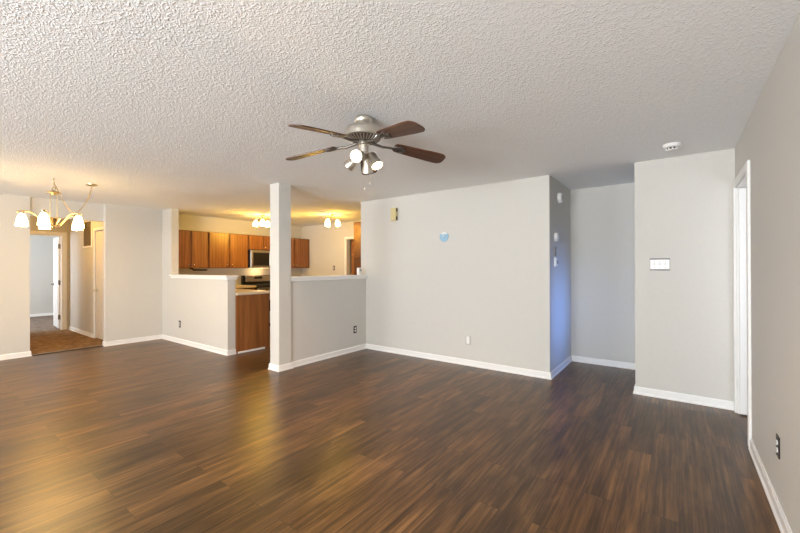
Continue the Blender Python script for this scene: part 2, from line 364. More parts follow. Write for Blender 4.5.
struct('trim_4', b, M['trim'])
# white door standing open, square to the right-hand wall
b = new(); box(b, (XR + 0.014, D1 - 0.055, 0.012), (XR + 0.78, D1 - 0.018, DZ - 0.016), 0.003)
dr = struct('door_1', b, M['door']); knob(dr, (XR + 0.70, D1 - 0.055, 0.95), (0, -1, 0), M['nickel'])
# hall closet door, flat and closed
b = new(); box(b, (HD0 + 0.006, HY + 0.012, 0.02), (HD1 - 0.006, HY + 0.047, 2.03), 0.003)
dr = struct('door_2', b, M['cream']); knob(dr, (HD0 + 0.09, HY + 0.012, 0.93), (0, -1, 0), M['nickel'])
b = new(); casing_x(b, HY, HD0, HD1, 2.05, 0.05, 0.014); struct('trim_5', b, M['trim'])
# bedroom door, open into the bedroom
b = new(); casing_y(b, HX, BD0, BD1, BZ, 0.072, 0.018, 1)
box(b, (HX - T, BD0, 0.01), (HX, BD0 + 0.014, BZ)); box(b, (HX - T, BD1 - 0.014, 0.01), (HX, BD1, BZ)); box(b, (HX - T, BD0 + 0.014, BZ - 0.014), (HX, BD1 - 0.014, BZ))
struct('trim_6', b, M['trim'])
b = new(); box(b, (-0.76, -0.037, 0.03), (0, 0, 2.03), 0.003)
for z0, z1 in ((0.2, 0.95), (1.08, 1.9)):
    for x0, x1 in ((-0.80, -0.52), (-0.44, -0.16)): box(b, (x0 + 0.10, -0.043, z0), (x1 + 0.10, -0.036, z1), 0.006)
dr = struct('door_3', b, M['door']); dr.location = (HX - 0.10, BD1 - 0.004, 0); dr.rotation_euler = (0, 0, -0.075)
b = new(); lathe(b, [(0.026, 0), (0.026, 0.008), (0.011, 0.012), (0.011, 0.045)], (-0.69, -0.037, 0.98), (0, -1, 0), 16)
tube(b, [(-0.69, -0.080, 0.98), (-0.60, -0.084, 0.98)], 0.010); obj('door_handle', b, M['nickeldark'], dr, True)
for z in (0.28, 1.03, 1.82):
    b = new(); box(b, (-0.002, -0.038, z - 0.05), (0.006, 0.0, z + 0.05)); tube(b, [(0.006, -0.040, z - 0.05), (0.006, -0.040, z + 0.05)], 0.007, 8)
    obj('hinge', b, M['nickeldark'], dr)
# kitchen back doorway with a brown door ajar into the pantry closet
b = new(); casing_x(b, KY, KD0, KD1, KZ, 0.062, 0.018); struct('trim_7', b, M['trim'])
b = new(); box(b, (-0.70, -0.035, 0.012), (0, 0, KZ - 0.02), 0.003)
dr = struct('door_4', b, M['browndoor']); dr.location = (KD1 - 0.005, KY + 0.11, 0); dr.rotation_euler = (0, 0, -0.06); knob(dr, (-0.63, -0.035, 0.95), (0, -1, 0), M['brass'])

# ------------------------------------------------------------------ kitchen cabinets
CF = -7.775                                           # face of the upper cabinets
GU = 'oak wall cabinets in the kitchen'
def upper(y0, y1, z0, z1, doors, label, knobs):
    t = thing('wall_cabinet', label, 'cabinet', (KX, (y0 + y1) / 2, z0), GU)
    ym = (y0 + y1) / 2
    def L(x, y, z): return (x - KX, y - ym, z - z0)
    b = new(); box(b, L(KX + 0.002, y0 + 0.001, z0), L(CF, y1 - 0.001, z1), 0.002); obj('carcass', b, M['oakdark'], t)
    for (d0, d1), ks in zip(doors, knobs):
        b = new(); box(b, L(CF + 0.001, d0, z0 + 0.008), L(CF + 0.020, d1, z1 - 0.012), 0.005, 2)
        d = obj('door', b, M['oak'], t)
        if ks:
            yk = d1 - 0.035 if ks > 0 else d0 + 0.035
            b = new(); lathe(b, [(0.007, 0), (0.007, 0.012), (0.015, 0.018), (0.013, 0.026), (0, 0.029)], L(CF + 0.020, yk, z0 + 0.065), (1, 0, 0), 14); obj('knob', b, M['chrome'], d, True)
    return t
upper(3.170, 3.845, 1.335, 2.085, [(3.178, 3.490), (3.522, 3.835)], 'oak wall cabinet nearest the dining room, two doors above the white ledge', [1, -1])
upper(3.850, 4.742, 1.335, 2.085, [(3.868, 4.278), (4.312, 4.722)], 'wide two-door oak wall cabinet between the ledge cabinet and the microwave', [1, -1])
upper(4.747, 5.518, 1.752, 2.085, [(4.762, 5.122), (5.138, 5.504)], 'short oak wall cabinet directly above the microwave', [1, -1])
upper(5.523, 6.492, 1.335, 2.085, [(5.538, 5.990), (6.020, 6.455)], 'oak wall cabinet in the far kitchen corner, seen right of the white post', [1, -1])
tag(obj('paper_towel_holder', box(box(new(), (CF - 0.10, 3.525, 1.312), (CF - 0.005, 3.560, 1.336)), (CF - 0.05, 3.560, 1.285), (CF - 0.006, 3.84, 1.312), 0.008), M['black']),
    'slim black holder fixed under the oak cabinet above the ledge', 'paper towel holder')

# microwave over the range
t = thing('microwave', 'stainless over-the-range microwave with dark window under short cabinet', 'microwave', (KX, 5.133, 1.338))
def L(x, y, z): return (x - KX, y - 5.133, z - 1.338)
MF = -7.70
obj('body', box(new(), L(KX + 0.002, 4.752, 1.338), L(MF, 5.514, 1.748), 0.004), M['black'], t)
b = new(); box(b, L(MF, 4.756, 1.345), L(MF + 0.022, 5.300, 1.390), 0.004); box(b, L(MF, 4.756, 1.685), L(MF + 0.022, 5.300, 1.742), 0.004)
box(b, L(MF, 4.756, 1.390), L(MF + 0.022, 4.815, 1.685), 0.004); box(b, L(MF, 5.235, 1.390), L(MF + 0.022, 5.300, 1.685), 0.004)
d = obj('door', b, M['steel'], t); obj('window_glass', box(new(), L(MF, 4.815, 1.390), L(MF + 0.016, 5.235, 1.685)), M['glassdark'], d)
obj('handle', tube(new(), [L(MF + 0.02, 5.285, 1.40), L(MF + 0.055, 5.285, 1.43), L(MF + 0.055, 5.285, 1.64), L(MF + 0.02, 5.285, 1.67)], 0.010), M['steel'], d, True)
p_ = obj('control_panel', box(new(), L(MF, 5.305, 1.345), L(MF + 0.020, 5.510, 1.742), 0.004), M['black'], t)
obj('display', box(new(), L(MF + 0.020, 5.335, 1.655), L(MF + 0.022, 5.48, 1.70)), M['glassdark'], p_)

mw = t
o = obj('assumed_cooktop_lamp', box(new(), L(KX + 0.10, 4.90, 1.330), L(KX + 0.20, 5.36, 1.338)), M['lampdim'], mw)  # assumed lamp, added to light the wall behind the range
pl = bpy.data.lights.new('assumed_microwave_lamp', 'POINT'); pl.energy = 3.6; pl.color = (1.0, 0.62, 0.26); pl.shadow_soft_size = 0.04  # point light for the assumed lamp under the microwave
po = bpy.data.objects.new('assumed_microwave_lamp', pl); C.objects.link(po); po.location = (KX + 0.2, 5.133, 1.29)

# range
t = thing('kitchen_range', 'stainless gas range with black cooktop below the microwave', 'stove', (KX, 5.133, 0))
def L(x, y, z): return (x - KX, y - 5.133, z)
obj('body', box(new(), L(KX + 0.02, 4.756, 0.08), L(-7.46, 5.510, 0.90), 0.004), M['black'], t)
obj('plinth', box(new(), L(KX + 0.05, 4.78, 0.0), L(-7.52, 5.49, 0.08)), M['black'], t)
d = obj('oven_door', box(new(), L(-7.46, 4.765, 0.24), L(-7.43, 5.501, 0.76), 0.005), M['steel'], t)
obj('window_glass', box(new(), L(-7.43, 4.87, 0.36), L(-7.427, 5.40, 0.62)), M['glassdark'], d)
obj('handle', tube(new(), [L(-7.43, 4.82, 0.70), L(-7.385, 4.82, 0.70), L(-7.385, 5.446, 0.70), L(-7.43, 5.446, 0.70)], 0.011), M['steel'], d, True)
obj('drawer', box(new(), L(-7.46, 4.765, 0.09), L(-7.432, 5.501, 0.23), 0.005), M['steel'], t)
kp = obj('knob_panel', box(new(), L(-7.46, 4.760, 0.77), L(-7.435, 5.506, 0.895), 0.004), M['steel'], t)
for k in range(5):
    obj('knob', lathe(new(), [(0.022, 0), (0.022, 0.008), (0.017, 0.012), (0.015, 0.030), (0, 0.031)], L(-7.435, 4.83 + k * 0.1515, 0.835), (1, 0, 0), 16), M['black'], kp, True)
obj('cooktop', box(new(), L(KX + 0.10, 4.756, 0.90), L(-7.44, 5.510, 0.925), 0.005), M['black'], t)
for k in range(3):
    y0 = 4.775 + k * 0.245; b = new()
    for yy in (y0, y0 + 0.113, y0 + 0.225): box(b, L(-7.98, yy - 0.006, 0.945), L(-7.47, yy + 0.006, 0.960))
    for xx in (-7.975, -7.85, -7.725, -7.60, -7.475): box(b, L(xx - 0.006, y0 - 0.006, 0.944), L(xx + 0.006, y0 + 0.231, 0.958))
    for xx in (-7.975, -7.475):
        for yy in (y0, y0 + 0.225): box(b, L(xx - 0.008, yy - 0.008, 0.925), L(xx + 0.008, yy + 0.008, 0.945))
    obj('grate', b, M['iron'], t)
bg = obj('backguard', box(new(), L(KX + 0.02, 4.750, 0.925), L(KX + 0.10, 5.516, 1.165), 0.008, 2), M['black'], t)
obj('panel', box(new(), L(KX + 0.10, 4.815, 1.020), L(KX + 0.112, 5.452, 1.156), 0.004), M['steel'], bg)
obj('display', box(new(), L(KX + 0.112, 5.03, 1.082), L(KX + 0.115, 5.235, 1.146)), M['glassdark'], bg)

# countertop (one continuous piece) and base cabinets
PXE = -5.520
b = new(); prism(b, [(KX + 0.002, YH + 0.127), (PXE + 0.035, YH + 0.127), (PXE + 0.035, 3.785), (-7.455, 3.785), (-7.455, 4.746), (KX + 0.002, 4.746)], 0.912, 0.952, 0.004)
tag(obj('countertop', b, M['counter']), 'beige laminate countertop running from behind half wall to the range', 'countertop')
b = new(); box(b, (KX + 0.002, 5.52, 0.912), (-7.455, 6.49, 0.952), 0.004)
tag(obj('countertop', b, M['counter']), 'beige laminate countertop past the range in the far kitchen corner', 'countertop')
t = thing('base_cabinet', 'red-brown peninsula base cabinet with plain wood end panel beside doorway', 'cabinet', (-6.0, 3.46, 0))
def L(x, y, z): return (x + 6.0, y - 3.46, z)
obj('carcass', box(new(), L(-7.40, YH + 0.128, 0.10), L(PXE - 0.018, 3.735, 0.911)), M['oakdark'], t)
obj('end_panel', prism(new(), [(PXE - 0.018 + 6.0, YH + 0.128 - 3.46), (PXE + 6.0, YH + 0.128 - 3.46), (PXE + 6.0, 3.752 - 3.46), (PXE - 0.018 + 6.0, 3.752 - 3.46)], 0.0, 0.911, 0.0), M['panel'], t)
o = obj('base_shoe', box(new(), L(PXE, YH + 0.150, 0.0), L(PXE + 0.012, 3.665, 0.030), 0.003), M['trim'], t); o['label'] = 'white base shoe strip'
obj('toe_kick', box(new(), L(-7.40, YH + 0.16, 0.0), L(PXE - 0.018, 3.66, 0.10)), M['black'], t)
for k in range(4):
    x1 = PXE - 0.03 - k * 0.455; x0 = x1 - 0.44
    d = obj('door', box(new(), L(x0, 3.735, 0.13), L(x1, 3.754, 0.70), 0.004), M['panel'], t)
    obj('knob', lathe(new(), [(0.007, 0), (0.007, 0.012), (0.015, 0.018), (0.013, 0.026), (0, 0.029)], L(x0 + 0.04, 3.754, 0.64), (0, 1, 0), 14), M['chrome'], d, True)
    d = obj('drawer', box(new(), L(x0, 3.735, 0.72), L(x1, 3.754, 0.88), 0.004), M['panel'], t)
    obj('knob', lathe(new(), [(0.007, 0), (0.007, 0.012), (0.015, 0.018), (0.013, 0.026), (0, 0.029)], L((x0 + x1) / 2, 3.754, 0.80), (0, 1, 0), 14), M['chrome'], d, True)
def base(y0, y1, label):
    t = thing('base_cabinet', label, 'cabinet', (KX, (y0 + y1) / 2, 0)); ym = (y0 + y1) / 2
    def L(x, y, z): return (x - KX, y - ym, z)
    obj('carcass', box(new(), L(KX + 0.002, y0, 0.10), L(-7.495, y1, 0.911)), M['oakdark'], t); obj('toe_kick', box(new(), L(KX + 0.05, y0, 0), L(-7.56, y1, 0.10)), M['black'], t)
    h = (y1 - y0) / 2
    for k in range(2):
        a = y0 + k * h + 0.012; c = y0 + (k + 1) * h - 0.012
        d = obj('door', box(new(), L(-7.495, a, 0.13), L(-7.476, c, 0.70), 0.004), M['oak'], t)
        obj('knob', lathe(new(), [(0.007, 0), (0.015, 0.018), (0, 0.029)], L(-7.476, (c - 0.035) if k == 0 else (a + 0.035), 0.64), (1, 0, 0), 14), M['chrome'], d, True)
        d = obj('drawer', box(new(), L(-7.495, a, 0.72), L(-7.476, c, 0.88), 0.004), M['oak'], t)
        obj('knob', lathe(new(), [(0.007, 0), (0.015, 0.018), (0, 0.029)], L(-7.476, (a + c) / 2, 0.80), (1, 0, 0), 14), M['chrome'], d, True)
base(3.80, 4.745, 'oak base cabinet left of the range under the countertop')
base(5.525, 6.488, 'oak base cabinet right of the range in the kitchen corner')
# tall pantry cabinet by the back doorway
t = thing('pantry_cabinet', 'tall red-brown wooden pantry cabinet seen past the end of the long wall', 'cabinet', (-5.30, 5.95, 0))
def L(x, y, z): return (x + 5.30, y - 5.95, z)
obj('carcass', box(new(), L(-5.635, 5.92, 0.0), L(-4.72, KY - 0.002, 2.325), 0.003), M['pantry'], t)
for x0, x1, s in ((-5.60, -5.19, 1), (-5.16, -4.75, -1)):
    for z0, z1, zk in ((0.12, 1.50, 1.1), (1.53, 2.29, 1.6)):
        d = obj('door', box(new(), L(x0, 5.90, z0), L(x1, 5.919, z1), 0.004), M['pantry'], t)
        obj('knob', lathe(new(), [(0.007, 0), (0.015, 0.018), (0, 0.029)], L(x1 - 0.035 if s > 0 else x0 + 0.035, 5.90, zk), (0, -1, 0), 14), M['chrome'], d, True)

# ------------------------------------------------------------------ wall fittings
def on_wall(face, p):                                 # local frame: x along the wall (to the viewer's right), y up out of the wall, z up
    o = {'back': 0.0, 'half': PI / 2, 'right': -PI / 2}[face]; return p, o
def outlet(label, loc, face, plate, sock, gname=None, size=(0.07, 0.115), proud=0.006):
    p, rz = on_wall(face, loc); t = thing('wall_outlet', label, 'outlet', p, gname, rz)
    w, h = size
    obj('cover_plate', box(new(), (-w / 2, -proud, -h / 2), (w / 2, 0, h / 2), 0.002), plate, t)
    for s in (1, -1):
        k = obj('receptacle', prism(new(), [(0.017 * math.cos(a), 0.014 * math.sin(a)) for a in [i * PI / 8 for i in range(16)]], 0, 0.004), sock, t)
        k.rotation_euler = (PI / 2, 0, 0); k.location = (0, -proud, s * 0.020)
        q = new()
        for dx in (-0.006, 0.006): box(q, (dx - 0.001, -0.004, 0.0041), (dx + 0.001, 0.004, 0.0046))
        sl = obj('slots', q, M['black'], k)
    return t
outlet('duplex outlet with dark plate low on the right-hand grey wall', (XR, 2.822, 0.373), 'right', M['darkplate'], M['plastic'])
outlet('duplex outlet with dark plate on the pass-through half wall', (XH, 4.398, 0.347), 'half', M['darkplate'], M['plastic'])
outlet('outlet with narrow dark plate on dining half wall below the ledge', (-7.155, YH, 0.339), 'back', M['darkplate'], M['plastic'], size=(0.062, 0.125))
outlet('outlet with dark plate on the kitchen back wall beside doorway', (-6.86, KY, 1.33), 'back', M['darkplate'], M['plastic'])
outlet('white outlet low on the long bright wall', (-2.300, YB, 0.343), 'back', M['lightgrey'], M['plastic'], size=(0.080, 0.120), proud=0.012)  # grey plate paints in the shadow borders around the white cover
obj('cover', box(new(), (-0.024, -0.017, -0.046), (0.022, -0.012, 0.054), 0.002), M['plastic'], bpy.data.objects['wall_outlet.004'])

t = thing('light_switch', 'white four-toggle switch plate with dark edge on wall beside the open door', 'light switch', (-0.149, YB, 1.362))
obj('backing', box(new(), (-0.084, -0.004, -0.062), (0.084, 0, 0.062), 0.001), M['darkplate'], t)
obj('switch_plate', box(new(), (-0.082, -0.009, -0.049), (0.082, -0.004, 0.049), 0.002), M['plastic'], t)
for k in range(3):
    x = -0.046 + k * 0.046
    b = new(); box(b, (x - 0.005, -0.020, -0.004), (x + 0.005, -0.009, 0.012), 0.001); obj('toggle', b, M['lightgrey'], t)
    for z in (0.030, -0.030): obj('screw', lathe(new(), [(0.0042, 0), (0.0042, 0.0015)], (x, -0.009, z), (0, -1, 0), 8), M['plasticgrey'], t)

t = thing('door_chime', 'small yellowed beige chime box high on the long wall', 'door chime', (-3.545, YB, 2.167))
obj('body', box(new(), (-0.055, -0.055, -0.098), (0.048, 0, 0.098), 0.004), M['chime'], t)
for z in (-0.062, 0.062): obj('slot', box(new(), (0.048, -0.048, z - 0.026), (0.050, -0.012, z + 0.026)), M['darkplate'], t)
b = new()
t = thing('wall_gauge', 'round pale blue disc with white top on the long bright wall', 'wall disc', (-2.668, YB, 1.772))
obj('backing', lathe(new(), [(0.071, 0), (0.071, 0.008), (0.068, 0.011), (0, 0.011)], (0, 0, 0), (0, -1, 0), 40), M['plastic'], t, True)
pts = [(0.070 * math.cos(a), 0.070 * math.sin(a)) for a in [PI - 0.60 + (PI + 1.2) * k / 36 for k in range(37)]]
o = obj('blue_face', prism(new(), pts, 0.011, 0.016, 0.001), M['blue'], t); o.rotation_euler = (PI / 2, 0, 0)
o = obj('dial', lathe(new(), [(0.024, 0.016), (0.022, 0.024), (0.012, 0.028), (0, 0.028)], (0, 0, 0.012), (0, -1, 0), 24), plain('light_blue_dial', (0.50, 0.66, 0.76), 0.3), t, True)

# things on the bluish side of the passage
t = thing('wall_siren', 'round white alarm sounder, topmost on the narrow passage wall', 'alarm', (XA, 5.10, 2.228), None, PI / 2)
obj('body', lathe(new(), [(0.066, 0), (0.066, 0.026), (0.060, 0.040), (0.040, 0.046), (0, 0.046)], (0, 0, 0), (0, -1, 0), 32), M['plastic'], t, True)
obj('grille', prism(new(), [(0.018 * math.cos(a), 0.034 * math.sin(a)) for a in [i * PI / 10 for i in range(20)]], 0.046, 0.049), M['plasticgrey'], t).rotation_euler = (PI / 2, 0, 0)
t = thing('motion_sensor', 'rounded white sensor above the dark thermostat on the passage wall', 'sensor', (XA, 4.926, 1.712), None, PI / 2)
obj('body', lathe(new(), [(0.058, 0), (0.058, 0.018), (0.052, 0.030), (0.030, 0.038), (0, 0.040)], (0, 0, 0), (0, -1, 0), 28), M['plastic'], t, True)
t = thing('thermostat', 'narrow dark wall thermostat between two white fittings on passage wall', 'thermostat', (XA, 4.868, 1.530), None, PI / 2)
obj('body', box(new(), (-0.034, -0.016, -0.062), (0.034, 0, 0.062), 0.005, 2), M['plasticgrey'], t)
obj('screen', box(new(), (-0.026, -0.018, -0.052), (0.026, -0.016, 0.052)), M['black'], t)
t = thing('security_keypad', 'small white keypad box with dark button, lowest on the passage wall', 'keypad', (XA, 4.905, 1.402), None, PI / 2)
obj('body', box(new(), (-0.048, -0.028, -0.055), (0.048, 0, 0.055), 0.006, 2), M['plastic'], t)
obj('button', box(new(), (0.004, -0.031, -0.022), (0.030, -0.028, 0.020), 0.002), M['darkplate'], t)

t = thing('smoke_detector', 'round white smoke detector on the ceiling above the switch plate', 'smoke detector', (-0.041, 4.175, H))
obj('mount', lathe(new(), [(0.070, 0), (0.070, -0.010), (0.0, -0.010)], (0, 0, 0), (0, 0, 1), 36), M['plastic'], t, True)
obj('body', lathe(new(), [(0.066, -0.010), (0.066, -0.024), (0.058, -0.032), (0.0, -0.032)], (0, 0, 0), (0, 0, 1), 36), M['plastic'], t, True)
b = new()
for k in range(9):
    a = 2 * PI * k / 9; c, s = math.cos(a), math.sin(a)
    tube(b, [(0.045 * c, 0.045 * s, -0.032), (0.040 * c, 0.040 * s, -0.047)], 0.006, 6)
obj('vent_ribs', b, M['plastic'], t)
obj('sensor_chamber', lathe(new(), [(0.038, -0.032), (0.038, -0.046), (0, -0.046)], (0, 0, 0), (0, 0, 1), 24), M['darkplate'], t, True)
obj('cap', lathe(new(), [(0.040, -0.046), (0.036, -0.053), (0, -0.055)], (0, 0, 0), (0, 0, 1), 28), M['plastic'], t, True)

t = thing('return_vent', 'tall return air vent high on the hall side wall', 'vent', (-9.37, HY, 1.745))
b = new(); w, h = 0.27, 0.54
box(b, (-w, -0.02, 0), (w, 0, 0.035), 0.003); box(b, (-w, -0.02, h - 0.03), (w, 0, h), 0.003); box(b, (-w, -0.010, 0.035), (-w + 0.03, 0, h - 0.03)); box(b, (w - 0.03, -0.010, 0.035), (w, 0, h - 0.03))
obj('frame', b, M['trim'], t); obj('backing', box(new(), (-w + 0.03, -0.003, 0.035), (w - 0.03, 0, h - 0.03)), M['ventdark'], t)
b = new()
for k in range(16):
    z = 0.05 + k * 0.0295; v = [b.verts.new(q) for q in ((-w + 0.03, -0.016, z), (w - 0.03, -0.016, z), (w - 0.03, -0.004, z + 0.014), (-w + 0.03, -0.004, z + 0.014), (-w + 0.03, -0.015, z - 0.0015), (w - 0.03, -0.015, z - 0.0015), (w - 0.03, -0.003, z + 0.0125), (-w + 0.03, -0.003, z + 0.0125))]
    for q in ((0, 1, 2, 3), (7, 6, 5, 4), (0, 4, 5, 1), (2, 6, 7, 3), (0, 3, 7, 4), (1, 5, 6, 2)): b.faces.new([v[i] for i in q])
obj('louvre_slats', b, M['ventdark'], t)
t = thing('handset_stand', 'small upright white box standing on the pass-through ledge', 'box', (-4.20, 4.545, 1.219))
obj('body', box(new(), (-0.028, -0.034, 0), (0.028, 0.034, 0.118), 0.005, 2), M['plastic'], t)
obj('screen', box(new(), (0.028, -0.02, 0.06), (0.030, 0.02, 0.10)), M['plasticgrey'], t)

# ------------------------------------------------------------------ ceiling fan
R_ = Vector((0.803, 0.596, 0)); F_ = Vector((-0.596, 0.803, 0)); U_ = Vector((0, 0, 1))
t = thing('ceiling_fan', 'five-blade ceiling fan with walnut blades, brushed nickel motor and spotlights', 'ceiling fan', (-1.851, 2.054, H))
obj('canopy', lathe(new(), [(0.060, 0), (0.067, -0.012), (0.066, -0.030), (0.056, -0.042), (0.048, -0.050), (0.048, -0.085), (0.0, -0.085)], n=40), M['nickel'], t, True)
mh = obj('motor_housing', lathe(new(), [(0.050, -0.066), (0.100, -0.072), (0.126, -0.084), (0.137, -0.098), (0.139, -0.104), (0.139, -0.140), (0.143, -0.144), (0.143, -0.150), (0.134, -0.153), (0.126, -0.153), (0.0, -0.153)], n=48), M['nickel'], t, True)
vb = obj('vent_ring', lathe(new(), [(0.126, -0.153), (0.116, -0.162), (0.080, -0.180), (0.058, -0.188), (0.0, -0.190)], n=48), M['nickeldark'], t, True)
b = new()
for k in range(30):
    a = 2 * PI * k / 30; c, s = math.cos(a), math.sin(a)
    tube(b, [(0.124 * c, 0.124 * s, -0.155), (0.114 * c, 0.114 * s, -0.164), (0.080 * c, 0.080 * s, -0.181)], 0.0036, 6)
obj('fins', b, M['nickel'], vb)
obj('light_fitter', lathe(new(), [(0.044, -0.190), (0.046, -0.204), (0.034, -0.208), (0.034, -0.256), (0.046, -0.262), (0.046, -0.280), (0.030, -0.290), (0.0, -0.293)], n=32), M['nickel'], t, True)
PH = math.radians(127.1); slope = math.atan2(0.09, 0.645)
blade_src = None
def blade_bm():
    pts = []; L0, L1 = 0.0, 0.415
    def wid(s): return 0.053 + 0.017 * min(1, s / 0.30)
    top = [(s, wid(s)) for s in [0.415 * k / 12 for k in range(11)]]
    rc = 0.045
    e = 0.415
    top = [q for q in top if q[0] < e - rc]
    cor = [(e - rc + rc * math.sin(a), wid(e) - rc + rc * math.cos(a)) for a in [PI / 2 * k / 6 for k in range(7)]]
    up = [(0.0, 0.038), (0.010, 0.050)] + top[1:] + cor
    return prism(new(), up + [(x, -y) for x, y in up[::-1]], -0.004, 0.004, 0.0015)
for k in range(5):
    a = PH + k * 2 * PI / 5
    bl = obj('blade', blade_bm(), M['blade'], t)
    m = Matrix.Rotation(a, 4, 'Z') @ Matrix.Translation((0.231, 0, 2.2435 - H)) @ Matrix.Rotation(slope, 4, 'Y') @ Matrix.Rotation(math.radians(-12), 4, 'X')
    bl.matrix_basis = m
    # decorative iron: a stem from the motor and a three-lobed bracket under the blade
    b = new()
    tube(b, [(-0.185, 0, -0.010), (-0.135, 0, -0.016), (-0.085, 0, -0.020), (-0.040, 0, -0.014), (0.0, 0, -0.009)], [0.012, 0.010, 0.009, 0.009, 0.010], 10)
    for yo, ln in ((0, 0.085), (0.030, 0.062), (-0.030, 0.062)):
        tube(b, curve_pts([(-0.02, 0, -0.010), (0.010, yo * 0.8, -0.010), (ln * 0.7, yo * 1.15, -0.009), (ln, yo, -0.009)], 5), 0.0065, 8)
        lathe(b, [(0.013, -0.012), (0.013, -0.004), (0, -0.004)], (ln, yo, 0.0), (0, 0, 1), 14)
    tube(b, [(0.052 + 0.030 * math.cos(q), 0.040 * math.sin(q), -0.009) for q in [i * PI / 10 for i in range(20)]], 0.0055, 8, True)
    obj('blade_iron', b, M['nickeldark'], bl, True)
def px(dx, dy, dd): return R_ * (dx * 0.0072) + U_ * (-dy * 0.0072) + F_ * dd     # offsets seen from the room, in 7.2 mm steps
hub = Vector((0, 0, -0.276))
SP = [((-5.5, 1.5, 0.01), (-0.74, -0.56, 0.36)), ((-2.0, 1.5, -0.035), (-0.26, -0.36, -0.95)), ((3.0, 1.5, 0.03), (0.0, -0.90, 0.44)), ((8.0, 0.5, -0.02), (0.42, -0.86, -0.34))]
for (ox, oy, od), (r, u, f) in SP:
    p0 = hub + px(ox, oy, od); d = (R_ * r + U_ * u + F_ * f).normalized()
    b = new(); tube(b, [hub * 1.0, hub * 0.4 + p0 * 0.6 , p0 + d * 0.012], 0.008, 8)
    lathe(b, [(0.0, -0.008), (0.022, -0.004), (0.032, 0.010), (0.034, 0.060), (0.037, 0.064), (0.037, 0.072), (0.041, 0.080), (0.043, 0.108), (0.040, 0.108), (0.038, 0.090), (0.0, 0.088)], p0, d, 28, False)
    sp = obj('spotlight', b, M['nickel'], t, True)
    o = obj('bulb', lathe(new(), [(0.0, 0.0885), (0.037, 0.0885), (0.037, 0.094), (0.026, 0.099), (0.0, 0.101)], p0, d, 24, False), M['bulb'], sp, True)
    sl = bpy.data.lights.new('fan_spot', 'SPOT'); sl.energy = 52 if f > 0 else 20; sl.color = (1.0, 0.64, 0.36); sl.spot_size = math.radians(95); sl.spot_blend = 0.8; sl.shadow_soft_size = 0.03
    so = bpy.data.objects.new('fan_spot', sl); C.objects.link(so); so.location = Vector((-1.851, 2.054, H)) + p0 + d * 0.125; so.rotation_euler = d.to_track_quat('-Z', 'Y').to_euler()
for dx, z1 in ((1.0, -0.530), (6.5, -0.490)):
    q = px(dx, 0, -0.02); b = new(); tube(b, [(q.x * 0.6, q.y * 0.6, -0.262), (q.x, q.y, -0.30), (q.x, q.y, z1)], 0.0008, 5); lathe(b, [(0.0, 0.008), (0.005, 0.003), (0.005, -0.006), (0, -0.010)], (q.x, q.y, z1), (0, 0, 1), 10)
    obj('pull_chain', b, M['nickel'], t, True)

# ------------------------------------------------------------------ dining chandelier on a swag chain
CX, CY = -6.13, 1.16
t = thing('chandelier', 'five-arm brass-toned chandelier with lit frosted shades hanging before the hall', 'chandelier', (CX, CY, H))
def chain(b, pts, lw=0.0075):
    acc = 0.0
    for i in range(len(pts) - 1):
        a, c = pts[i], pts[i + 1]; mid = (a + c) / 2; d = (c - a); ln = d.length * 0.66; d.normalize()
        u = d.orthogonal().normalized(); u = (Matrix.Rotation((i % 2) * PI / 2, 3, d) @ u)
        tube(b, [mid + d * (ln * math.cos(q)) + u * (lw * math.sin(q)) for q in [j * PI / 5 for j in range(10)]], 0.0024, 5, True)
def resample(P, step):
    out = [P[0]]; acc = 0
    for a, c in zip(P, P[1:]):
        acc += (c - a).length
        if acc >= step: out.append(c); acc = 0
    return out
b = new(); tube(b, curve_pts([(0, 0, 0), (0.0, 0, -0.03), (0.018, 0, -0.045), (0.0, 0, -0.065), (-0.014, 0, -0.050)], 6), 0.004, 8); lathe(b, [(0.012, 0), (0.012, -0.006), (0, -0.008)], (0, 0, 0), (0, 0, 1), 14)
obj('ceiling_hook', b, M['brass'], t, True)
b = new(); chain(b, [Vector((0, 0, -0.045 - 0.034 * k)) for k in range(3)], 0.012); tube(b, [Vector((0.020 * math.cos(q), 0.012 * math.cos(q), -0.128 + 0.022 * math.sin(q))) for q in [j * PI / 8 for j in range(16)]], 0.005, 8, True); obj('chain', b, M['brass'], t, True)
canp = Vector((-6.179 - CX, 1.541 - CY, 0))
o = obj('ceiling_canopy', lathe(new(), [(0.062, 0), (0.060, -0.012), (0.030, -0.024), (0.008, -0.030), (0, -0.030)], canp, (0, 0, 1), 28), M['brass'], t, True)
P = curve_pts([canp + Vector((0, 0, -0.03)), canp * 0.93 + Vector((0, 0, -0.16)), canp * 0.72 + Vector((0, 0, -0.33)), canp * 0.5 + Vector((0, 0, -0.40)), canp * 0.28 + Vector((0, 0, -0.30)), canp * 0.08 + Vector((0, 0, -0.12)), Vector((0, 0, -0.055))], 30)
b = new(); chain(b, resample(P, 0.021)); tube(b, P, 0.0022, 5); obj('swag_chain', b, M['brass'], t)
obj('top_plate', lathe(new(), [(0.0, -0.140), (0.012, -0.142), (0.014, -0.152), (0.034, -0.156), (0.046, -0.164), (0.070, -0.172), (0.072, -0.178), (0.040, -0.190), (0.020, -0.204), (0.0, -0.208)], n=32), M['brass'], t, True)
HB = 1.955 - H
for k in range(4):
    a = 2 * PI * k / 4 + 0.5; c, s = math.cos(a), math.sin(a)
    obj('rod', tube(new(), [(0.042 * c, 0.042 * s, -0.168), (0.046 * c, 0.046 * s, HB)], 0.0035, 8), M['brass'], t, True)
obj('hub', lathe(new(), [(0.0, HB + 0.006), (0.058, HB + 0.004), (0.064, HB - 0.006), (0.058, HB - 0.016), (0.036, HB - 0.060), (0.014, HB - 0.100), (0.016, HB - 0.108), (0.010, HB - 0.120), (0.0, HB - 0.128)], n=32), M['brass'], t, True)
